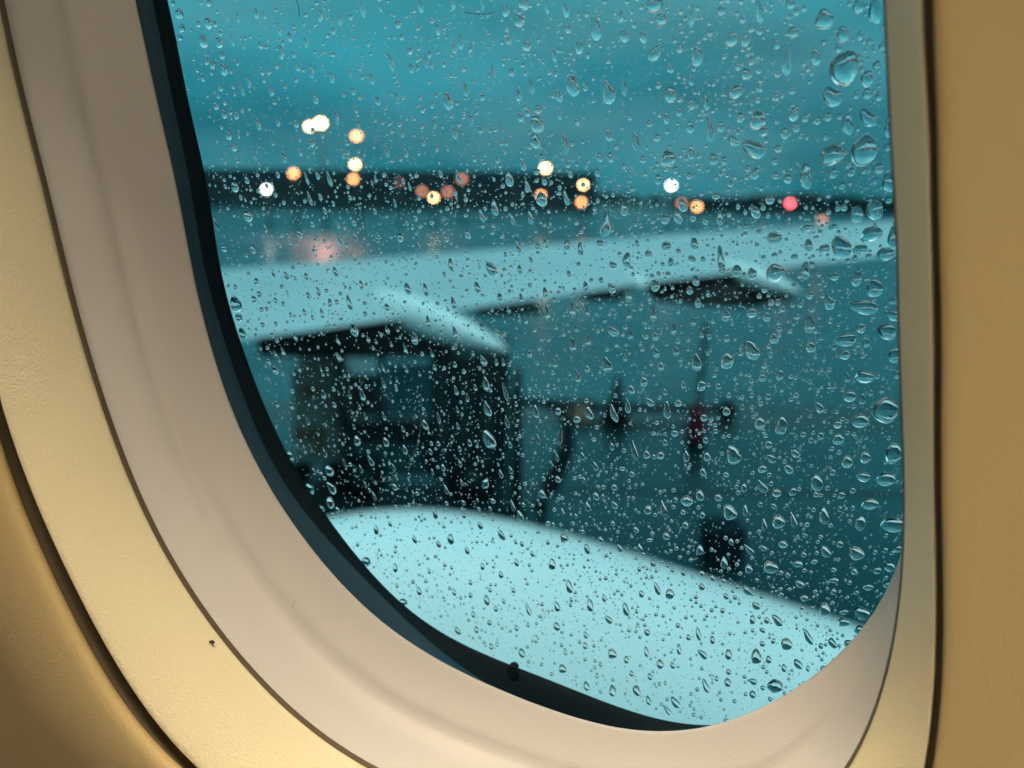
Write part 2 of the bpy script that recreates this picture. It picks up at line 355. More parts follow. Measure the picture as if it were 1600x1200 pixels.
# fibres and a speck
def fibre(px, dep, r, m, name='lint_fibre'):
    pts = [back(x, y, dep) for x, y in px]; P = []
    for i in range(len(pts)-1):
        for k in range(6):
            t = k/6; p0 = pts[max(i-1, 0)]; p1 = pts[i]; p2 = pts[i+1]; p3 = pts[min(i+2, len(pts)-1)]
            f = lambda j: .5*((2*p1[j])+(-p0[j]+p2[j])*t+(2*p0[j]-5*p1[j]+4*p2[j]-p3[j])*t*t+(-p0[j]+3*p1[j]-3*p2[j]+p3[j])*t**3)
            P.append((f(0), dep, f(1)))
    P.append((pts[-1][0], dep, pts[-1][1]))
    mb = MB(); mb.tube(P, r, 5); o = mb.build(name, m, None, True); o.matrix_world = W2; return o
tag(fibre([(658, 618), (659, 655), (653, 690), (645, 716), (636, 733)], .0146, .00010, M['hair']), 'long thin pale fibre curving down the inside of the pane', 'lint')
tag(fibre([(577, 748), (590, 752), (603, 752), (618, 746)], .0146, .00010, M['hair']), 'short pale fibre lying flat below the long one on the pane', 'lint')
tag(fibre([(463, 0), (466, 9), (468, 25)], .0146, .00014, M['hair2']), 'dark short fibre at the top left of the pane', 'lint')
tag(fibre([(726, 19), (745, 22), (772, 20)], .0146, .00012, M['hair2']), 'thin dark level fibre at the top middle of the pane', 'lint')
lv = np.array([tuple(v.co) for v in liner_o.data.vertices]); lq = np.array([tuple(p.vertices) for p in liner_o.data.polygons])
TA = np.concatenate([lv[lq[:, 0]], lv[lq[:, 0]]]); TB = np.concatenate([lv[lq[:, 1]], lv[lq[:, 2]]]); TC = np.concatenate([lv[lq[:, 2]], lv[lq[:, 3]]])
def hit(o, d):                       # nearest point of the reveal along one line of sight
    o = np.array(o); d = np.array(d); e1 = TB-TA; e2 = TC-TA; h = np.cross(d, e2); a = (e1*h).sum(1); a[abs(a) < 1e-14] = 1e-14
    s_ = o-TA; u = (s_*h).sum(1)/a; q = np.cross(s_, e1); v = (q @ d)/a; t = (e2*q).sum(1)/a
    ok = (u >= -1e-6) & (v >= -1e-6) & (u+v <= 1.000001) & (t > .01)
    return float(t[ok].min()) if ok.any() else None
def fibre_on(px, r, m, label):
    P = []
    for i in range(len(px)-1):
        for k in range(8):
            t = k/8; x = px[i][0]*(1-t)+px[i+1][0]*t; y = px[i][1]*(1-t)+px[i+1][1]*t
            d = RW @ Vector(((x-800)/FPX, 1, -(y-600)/FPX)); d.normalize(); h = hit((0, CY, 0), tuple(d))
            if h: P.append(tuple(Vector((0, CY, 0))+d*(h-.0002)))
    mb = MB(); mb.tube(P, r, 5); o = mb.build('hair_strand', m, None, True); o.matrix_world = W2; tag(o, label, 'hair')
fibre_on([(461, 938), (459, 943), (457, 948), (459, 951)], .00006, M['hair2'], 'very short dark hair on the lower left of the pale window reveal')
fibre_on([(436, 1004), (448, 992), (466, 980), (490, 970), (515, 964), (540, 961)], .00004, M['hair3'], 'long faint hair curving over the lower left of the pale window reveal')
bm = bmesh.new(); bmesh.ops.create_icosphere(bm, subdivisions=2, radius=.0007)
for v in bm.verts: v.co = Vector((v.co.x*1.5*(1+.4*random.random()), v.co.y*.35, v.co.z*(1+.5*random.random())))
sp = mesh('dirt_speck', [v.co.copy() for v in bm.verts], [[v.index for v in f.verts] for f in bm.faces], M['speck']); bm.free()
sx, sz = back(330, 1004, -.0390); sp.matrix_world = W2 @ Matrix.Translation((sx, -.0386, sz)); tag(sp, 'tiny dark brown speck on the gold surround near its inner edge', 'speck')

# ================================================================ outside
# ---- tarmac and terrain
S = 4200
o = mesh('ground', [(-S, -60, GZ), (S, -60, GZ), (S, S, GZ), (-S, S, GZ)], [(0, 1, 2, 3)], M['wet'], None, False); tag(o, kind='structure')
def strip(name, x0, x1, y0, y1, h, col, r=.5):
    m = mat(name, col, r, var=.2, vscale=.3)
    o = mesh(name, [(x0, y0, GZ+h), (x1, y0, GZ+h), (x1, y1, GZ+h), (x0, y1, GZ+h)], [(0, 1, 2, 3)], m, None, False); tag(o, kind='structure')
strip('grass_verge', -400, 900, 380, 660, .05, (.012, .035, .03), .8)
strip('service_road', -200, 300, 17.2, 19.2, .006, (.02, .026, .03), .35)
strip('painted_line', -200, 300, 13.1, 13.35, .004, (.03, .035, .035), .5)
# ---- terminal building
def building(x0, x1, y0, y1, h, m, label, nwin, roofh=.8):
    b = empty('terminal_building', ((x0+x1)/2, y0, GZ)); cx = (x0+x1)/2
    b['label'] = label; b['category'] = 'building'
    MB().box(x0-cx, x1-cx, 0, y1-y0, 0, h).build('wall', m, b)
    MB().box(x0-cx-.6, x1-cx+.6, -.6, y1-y0+.6, h, h+roofh).build('roof', M['dark'], b)
    for k in range(nwin):
        a = x0-cx+(x1-x0)*(k+.5)/nwin; wdt = (x1-x0)/nwin*.36
        f = MB().box(a-wdt, a+wdt, -.12, .05, h*.38, h*.72).build('window', M['winlit'], b)
    return b
YB = 330
xl = at(300, 300, YB).x; xr = at(932, 300, YB).x
ztop = at(600, 266, YB).z-GZ
building(xl-30, xr, YB, YB+40, ztop-.8, M['bld'], 'long dark low terminal building behind the lamps on the left', 12)
zt2 = at(1250, 309, 300).z-GZ
building(at(1090, 300, 300).x, at(1620, 300, 300).x, 300, 340, zt2-1, M['bld2'], 'far low hangar on the horizon at the right', 9, 1.0)
# ridge of far trees between and behind the two
def treeline():
    mb = MB(); rr = random.Random(3)
    for k in range(420):
        x = -400+1500*k/420+rr.uniform(-3, 3); y = 760+rr.uniform(-15, 15); h = rr.uniform(5, 11)+3*math.sin(k*.11); r = rr.uniform(3, 6)
        bm = bmesh.new(); bmesh.ops.create_icosphere(bm, subdivisions=1, radius=1)
        mb.add([(x+v.co.x*r*(1+rr.uniform(-.2, .2)), y+v.co.y*r, GZ+h*.55+v.co.z*h*.55) for v in bm.verts], [[v.index for v in f.verts] for f in bm.faces]); bm.free()
    o = mb.build('tree_belt', mat('far_foliage', (.015, .04, .035), .9), None, True); tag(o, 'dark belt of far trees along the horizon', 'trees', kind='stuff')
treeline()
# ---- lamps: masts carry one to three heads
def mast(heads, Y, label, cat='lamp post', group='lit lamp posts on the apron'):
    top = at(*heads[0][:2], Y); b = empty('apron_lamp_post', (top.x, Y, GZ)); tag(b, label, cat, group)
    H = top.z-GZ
    MB().tube([(0, 0, 0), (0, 0, H*.5), (0, 0, H+.2)], [.22, .16, .10], 10).build('pole', M['metal'], b, True)
    for (px, py, k, r) in heads:
        p = at(px, py, Y); dx = p.x-top.x; z = p.z-GZ
        arm = MB().tube([(0, 0, z+.15), (dx, -.35, z+.15+r)], .05, 6).build('arm', M['metal'], b, True)
        bm = bmesh.new(); bmesh.ops.create_uvsphere(bm, u_segments=14, v_segments=8, radius=r)
        mesh('lamp_head', [Vector((v.co.x+dx, v.co.y*.7-.5, v.co.z*.8+z)) for v in bm.verts], [[v.index for v in f.verts] for f in bm.faces], M[k], b); bm.free()
    return b
fm = mast([(502, 193, 'l_warm', .56), (485, 198, 'l_warm', .40)], 120, 'tallest apron lamp mast with a wide double lamp, the brightest light on the left')
fd = bpy.data.lights.new('flood', 'SPOT'); fd.energy = 16000; fd.color = (1, .42, .34); fd.spot_size = R(95); fd.spot_blend = .8; fd.shadow_soft_size = .6
fl = bpy.data.objects.new('flood', fd); COL.objects.link(fl); fl.parent = fm; fl.location = (0, -1.2, at(502, 194, 120).z-GZ-.6); fl.rotation_euler = (R(-35), 0, 0)
mast([(558, 213, 'l_or', .42), (556, 257, 'l_warm', .36), (553, 280, 'l_or', .34)], 118, 'lamp mast carrying three orange lamps one above the other')
mast([(852, 263, 'l_warm', .46), (845, 305, 'l_or', .35)], 130, 'lamp post with a bright lamp over a fainter one, left of the building end')
mast([(911, 289, 'l_warm', .34), (908, 316, 'l_or', .36)], 125, 'lamp post with two small lamps at the right end of the building')
mast([(1048, 290, 'l_white', .42)], 128, 'single white lamp post right of the building')
mast([(460, 271, 'l_or', .38)], 120, 'lamp post with one orange lamp in front of the building, under the brightest lamp')
mast([(418, 296, 'l_white', .36)], 118, 'leftmost lamp post, with one white lamp')
mast([(678, 309, 'l_warm', .32), (660, 299, 'l_dim', .4)], 122, 'low lamp post with a yellow and a dim orange lamp before the dark building')
mast([(722, 280, 'l_dim', .5), (700, 300, 'l_dim', .5), ], 150, 'dim brown lamp pair against the dark building wall')
mast([(1088, 323, 'l_or', .38), (1064, 318, 'l_dim', .4)], 120, 'low pair of orange lamps right of the white lamp post')
mast([(1233, 318, 'l_red', .38)], 122, 'red obstruction light on a short post at the right')
mast([(1281, 344, 'l_dim', .24)], 70, 'faint orange marker lamp low at the right above the wing')
mast([(625, 285, 'l_dim', .22)], 150, 'faintest brown lamp on the dark building wall, left of centre')

# ---- wing
def wing():
    b = empty('aircraft_wing', (0, 0, 0)); tag(b, 'long pale wing stretching away across the window', 'wing')
    # stations: near (trailing) edge px, far (leading) edge px, distances
    st = [((60, 590), 7.6, (60, 440), 15.5), ((370, 532), 9.0, (370, 419), 16.2), ((720, 484), 10.4, (720, 394), 17.2), ((1050, 437), 11.8, (1050, 367), 18.2), ((1400, 398), 13.4, (1400, 345), 19.4), ((1800, 352), 15.5, (1800, 322), 21.0)]
    NC = 18; rings = []
    for (n, dn, f, df) in st:
        a = at(*n, dn); c = at(*f, df); ring = []
        chord = (c-a).length
        for k in range(NC+1):                      # upper surface TE -> LE
            t = k/NC; th = .035*chord*(math.sin(math.pi*t**.75))*(1 if t < 1 else 0)
            p = a.lerp(c, t); p.z += th*.28; ring.append(p)
        for k in range(1, NC):                     # lower surface back
            t = 1-k/NC; th = .07*chord*math.sin(math.pi*t**1.5); p = a.lerp(c, t); p.z -= th+.008; ring.append(p)
        rings.append(ring)
    rings.insert(0, [p+(p-q)*3.2 for p, q in zip(rings[0], rings[1])])
    n = len(rings[0]); fine = []
    for i in range(len(rings)-1):
        for s in range(6):
            fine.append([rings[i][k].lerp(rings[i+1][k], s/6) for k in range(n)])
    fine.append(rings[-1]); vs = [p for r in fine for p in r]; up = []; lo = []
    for i in range(len(fine)-1):
        for k in range(n):
            f = (i*n+k, i*n+(k+1) % n, (i+1)*n+(k+1) % n, (i+1)*n+k); (up if k < NC else lo).append(f)
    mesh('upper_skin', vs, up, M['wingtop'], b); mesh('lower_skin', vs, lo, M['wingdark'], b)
    def canoe(p0, p1, r, m, name='flap_fairing', k0=.15):
        p0, p1 = Vector(p0), Vector(p1); pts = []; rad = []
        for k in range(15):
            t = k/14; pts.append(p0.lerp(p1, t)); rad.append(max(.015, r*math.sin(math.pi*(k0+(1-k0)*t)**.8)**.7 if t < 1 else .015))
        mb = MB().tube(pts, rad, 16); return mb.build(name, m, b, True)
    canoe(at(590, 470, 11.4), at(792, 546, 8.2), .24, M['white'])
    canoe(at(985, 432, 12.6), at(1008, 449, 10.8), .13, M['white'])
    canoe(at(1130, 418, 13.2), at(1250, 456, 10.6), .17, M['white'])
    def flap_shade(pxs, d, m, name='flap_shade'):  # dark plates added under the trailing edge as its shadow patches
        P = [at(x, y, d+dd) for x, y, dd in pxs]; P2 = [p+Vector((0, .25, -.10)) for p in P]; k = len(P)
        mesh(name, P+P2, [tuple(range(k)), tuple(range(k, 2*k))[::-1]]+[(i, (i+1) % k, k+(i+1) % k, k+i) for i in range(k)], m, b, False)
    flap_shade([(738, 478, .9), (775, 470, .9), (830, 466, .8), (848, 482, .1), (800, 487, .1), (745, 485, .3)], 10.3, M['wingdark'])
    flap_shade([(905, 456, .9), (960, 446, .9), (988, 440, .8), (975, 462, .1), (930, 463, .1)], 11.0, M['wingdark'])
    flap_shade([(1005, 438, .9), (1060, 425, .9), (1150, 418, .9), (1215, 440, .6), (1243, 463, .2), (1180, 475, .0), (1090, 470, .0), (1030, 463, .1)], 11.6, M['wingdark'])
    return b
wing()

# ---- engine cowling just below the window
def cowling():
    b = empty('engine_cowling', (0, 0, 0)); tag(b, 'smooth rounded white engine cowling just below the window', 'engine')
    A = Vector((-.40, 4.50, -3.31)); B = Vector((2.2, 4.3, -3.79)); ax = (B-A).normalized(); Ln = (B-A).length
    u = ax.cross(Vector((0, 0, 1))).normalized(); v = u.cross(ax)
    def rad(s):
        r = np.interp(s, [-1.9, -1.6, -1.3, -1.0, -.7, -.4, -.1, .3, .8, Ln, 3.6, 4.6, 5.2], [.74, .89, 1.03, 1.16, 1.27, 1.335, 1.355, 1.365, 1.33, 1.15, .98, .8, .68])
        return r
    SS = np.linspace(-1.8, 5.2, 60); NS = 96; vs = []; fs = []
    for s in SS:
        c = A+ax*s; r = float(np.mean([rad(s+q) for q in (-.3, -.15, 0, .15, .3)]))
        for k in range(NS):
            t = 2*math.pi*k/NS; vs.append(c+(u*math.cos(t)+v*math.sin(t))*r)
    for i in range(len(SS)-1):
        for k in range(NS): fs.append((i*NS+k, i*NS+(k+1) % NS, (i+1)*NS+(k+1) % NS, (i+1)*NS+k))
    mesh('cowl_skin', vs, fs, M['white'], b)
    c = A+ax*-1.8; mb = MB(); mb.tube([c+(u*math.cos(t)+v*math.sin(t))*.76 for t in np.linspace(0, 2*math.pi, 49)], .06, 12, False); mb.build('inlet_lip', M['metal'], b, True)
    mb = MB(); mb.tube([A+ax*-1.5, A+ax*5.0], [.62, .55], 32); mb.build('core', M['dark'], b, True)
cowling()

# ---- vehicles and equipment under the wing
def wheel(b, x, y, r, wd=.25):
    t = MB(); t.tube([(x, y-wd/2, r), (x, y+wd/2, r)], r, 20); o = t.build('wheel', M['tyre'], b, True)
    MB().tube([(x, y-wd/2-.02, r), (x, y-wd/2+.02, r)], r*.5, 14).build('rim', M['metal'], o, True)
def truck():
    g = ground(600, 790); Y = g.y
    def X(px): return at(px, 700, Y).x
    b = empty('service_truck', (X(640), Y, GZ)); tag(b, 'dark high service truck parked under the wing', 'truck'); ox = X(640)
    def Z(px, py): return at(px, py, Y).z-GZ
    MB().box(X(530)-ox, X(690)-ox, .2, 2.2, .45, Z(600, 665), .06).build('chassis_body', M['dark'], b)
    MB().box(X(672)-ox, X(795)-ox, .15, 2.3, .35, Z(740, 562), .05).build('cargo_box', M['navy'], b)
    MB().box(X(408)-ox, X(700)-ox, .1, 2.3, Z(600, 562), Z(600, 512), .04).build('roof', M['dark'], b)
    for px in (534, 597, 682): MB().box(X(px)-ox-.05, X(px)-ox+.05, .12, .24, Z(600, 670), Z(600, 560)).build('window_post', M['dark'], b)
    f = MB().box(X(605)-ox, X(676)-ox, .18, .22, Z(640, 655), Z(640, 572)); f.build('window', M['glassd'], b)
    f = MB().box(X(543)-ox, X(590)-ox, .18, .22, Z(640, 655), Z(640, 590)); f.build('window', M['navy'], b)
    f = MB().box(X(545)-ox, X(655)-ox, .17, .20, Z(600, 742), Z(600, 700), .01); f.build('side_panel', M['navy2'], b)
    MB().box(X(600)-ox, X(668)-ox, .16, .21, Z(600, 668), Z(600, 661)).build('rail', M['metal'], b)
    for px in (690, 725, 762): MB().box(X(px)-ox-.03, X(px)-ox+.03, .10, .16, Z(740, 760), Z(740, 575)).build('rib', M['navy2'], b)
    MB().box(X(676)-ox, X(790)-ox, .08, .14, Z(740, 690), Z(740, 683)).build('rail', M['metal'], b)
    for px in (560, 735): wheel(b, X(px)-ox, .15, .42)
truck()
def cart():
    g = ground(495, 745); Y = g.y-.3
    def X(px): return at(px, 640, Y).x
    def Z(px, py): return at(px, py, Y).z-GZ
    ox = X(492); b = empty('power_cart', (ox, Y, GZ)); tag(b, 'pale grey upright cart with orange markings, left of the dark truck', 'cart')
    MB().box(X(456)-ox, X(528)-ox, 0, 1.2, .3, Z(490, 575), .08).build('housing', M['pale'], b)
    MB().box(X(464)-ox, X(536)-ox, -.05, 1.25, Z(490, 566), Z(490, 552), .08).build('lid', M['lid'], b)
    MB().box(X(474)-ox, X(500)-ox, -.02, .01, Z(490, 619), Z(490, 603)).build('marking', M['orange'], b)
    MB().box(X(456)-ox, X(508)-ox, -.02, .01, Z(490, 690), Z(490, 668)).build('marking', M['skin'], b)
    MB().box(X(488)-ox, X(510)-ox, -.021, .01, Z(490, 708), Z(490, 691)).build('marking', M['skin'], b)
    for px in (466, 518): wheel(b, X(px)-ox, 0, .2, .12)
cart()
def stand(px, ytop, ybot, wpx, label, m):
    g = ground(px, ybot); Y = g.y; z = at(px, ytop, Y).z-GZ; r = wpx/2/FPX*Y
    b = empty('equipment_post', (g.x, Y, GZ)); tag(b, label, 'post')
    MB().tube([(0, 0, .03), (0, 0, z*.8), (0, 0, z)], [r*.75, r*.7, r*.4], 14).build('pole', m, b, True)
    MB().tube([(0, 0, 0), (0, 0, .05)], r*1.6, 18).build('foot', m, b, True)
stand(806, 575, 800, 26, 'dark upright post close to the right side of the dark truck', M['dark'])
def hose():
    Y = ground(850, 805).y
    P = [at(x, y, Y) for x, y in ((822, 634), (850, 632), (876, 640), (888, 668), (886, 700), (872, 735), (858, 765), (846, 790), (838, 812))]
    b = empty('hose_reel_arm', (P[-1].x, Y, GZ)); tag(b, 'thick dark hose curving down to the tarmac from a level arm', 'hose')
    o = Vector((P[-1].x, Y, GZ)); P[-1].z = max(P[-1].z, GZ+.08)
    MB().tube([p-o for p in P[1:]], [.06, .09, .11, .13, .14, .15, .15, .14], 12).build('hose', M['dark'], b, True)
    a = [at(x, y, Y+.2)-o for x, y in ((795, 628), (860, 629), (900, 631))]
    MB().tube(a, .06, 10).build('arm', M['dark'], b, True)
    mb = MB(); q = at(905, 650, Y+.25)-o; mb.box(q.x-.17, q.x+.17, q.y-.1, q.y+.1, q.z-.18, q.z+.18, .05); mb.build('canvas_cover', M['skin'], b, True)
hose()
def cone_post(px, ytop, ybot, wpx, label, m, name, cat):
    g = ground(px, ybot); Y = g.y; z = at(px, ytop, Y).z-GZ; r = wpx/2/FPX*Y
    b = empty(name, (g.x, Y, GZ)); tag(b, label, cat)
    MB().tube([(0, 0, .06), (0, 0, z*.45), (0, 0, z*.55), (0, 0, z)], [r, r*.75, r*.4, r*.22], 18).build('cone_body', m, b, True)
    MB().box(-r*1.25, r*1.25, -r*1.25, r*1.25, 0, .07, .02).build('base', m, b)
cone_post(962, 588, 662, 46, 'dark cone standing alone on the wet tarmac right of the hose', M['dark'], 'dark_cone', 'cone')
def redcart():
    px = 1086; g = ground(px, 695); Y = g.y; b = empty('fire_extinguisher', (g.x, Y, GZ)); tag(b, 'dark red upright fire extinguisher with a thin pole above it', 'extinguisher')
    def Z(py): return at(px, py, Y).z-GZ
    r = 15/FPX*Y
    MB().tube([(0, 0, .10), (0, 0, .18), (0, 0, Z(645)), (0, 0, Z(632)), (0, 0, Z(628))], [r*.8, r, r, r*.6, r*.3], 18).build('cylinder', M['red'], b, True)
    MB().tube([(.03, .05, Z(640)), (.07, .05, Z(505))], .05, 8).build('pole', M['dark'], b, True)
    MB().box(-r, r, -r, r, 0, .12, .03).build('base', M['tyre'], b)
redcart()
def barbox():
    g = ground(1000, 668); b = empty('tow_bar', (g.x, g.y, GZ)); tag(b, 'long low dark tow bar lying on the tarmac behind the cone', 'tow bar')
    a = ground(915, 652)-g; c = ground(1135, 655)-g
    MB().tube([Vector((a.x, a.y, .25)), Vector((c.x, c.y, .25))], .09, 10).build('bar', M['dark'], b, True)
    for q in (a, c): wheel(b, q.x, q.y, .22, .15)
barbox()
def box():
    g = ground(1135, 893); Y = g.y; X = lambda p: at(p, 870, Y).x-g.x; z = at(1135, 828, Y+.1).z-GZ
    b = empty('equipment_box', (g.x, Y, GZ)); tag(b, 'black square equipment box standing beyond the white cowling', 'box')
    MB().box(X(1106), X(1164), 0, .55, .03, z-.04, .015).build('body', M['rubber'], b)
    MB().box(X(1104), X(1166), -.02, .57, z-.04, z, .01).build('lid', M['rubber'], b)
box()
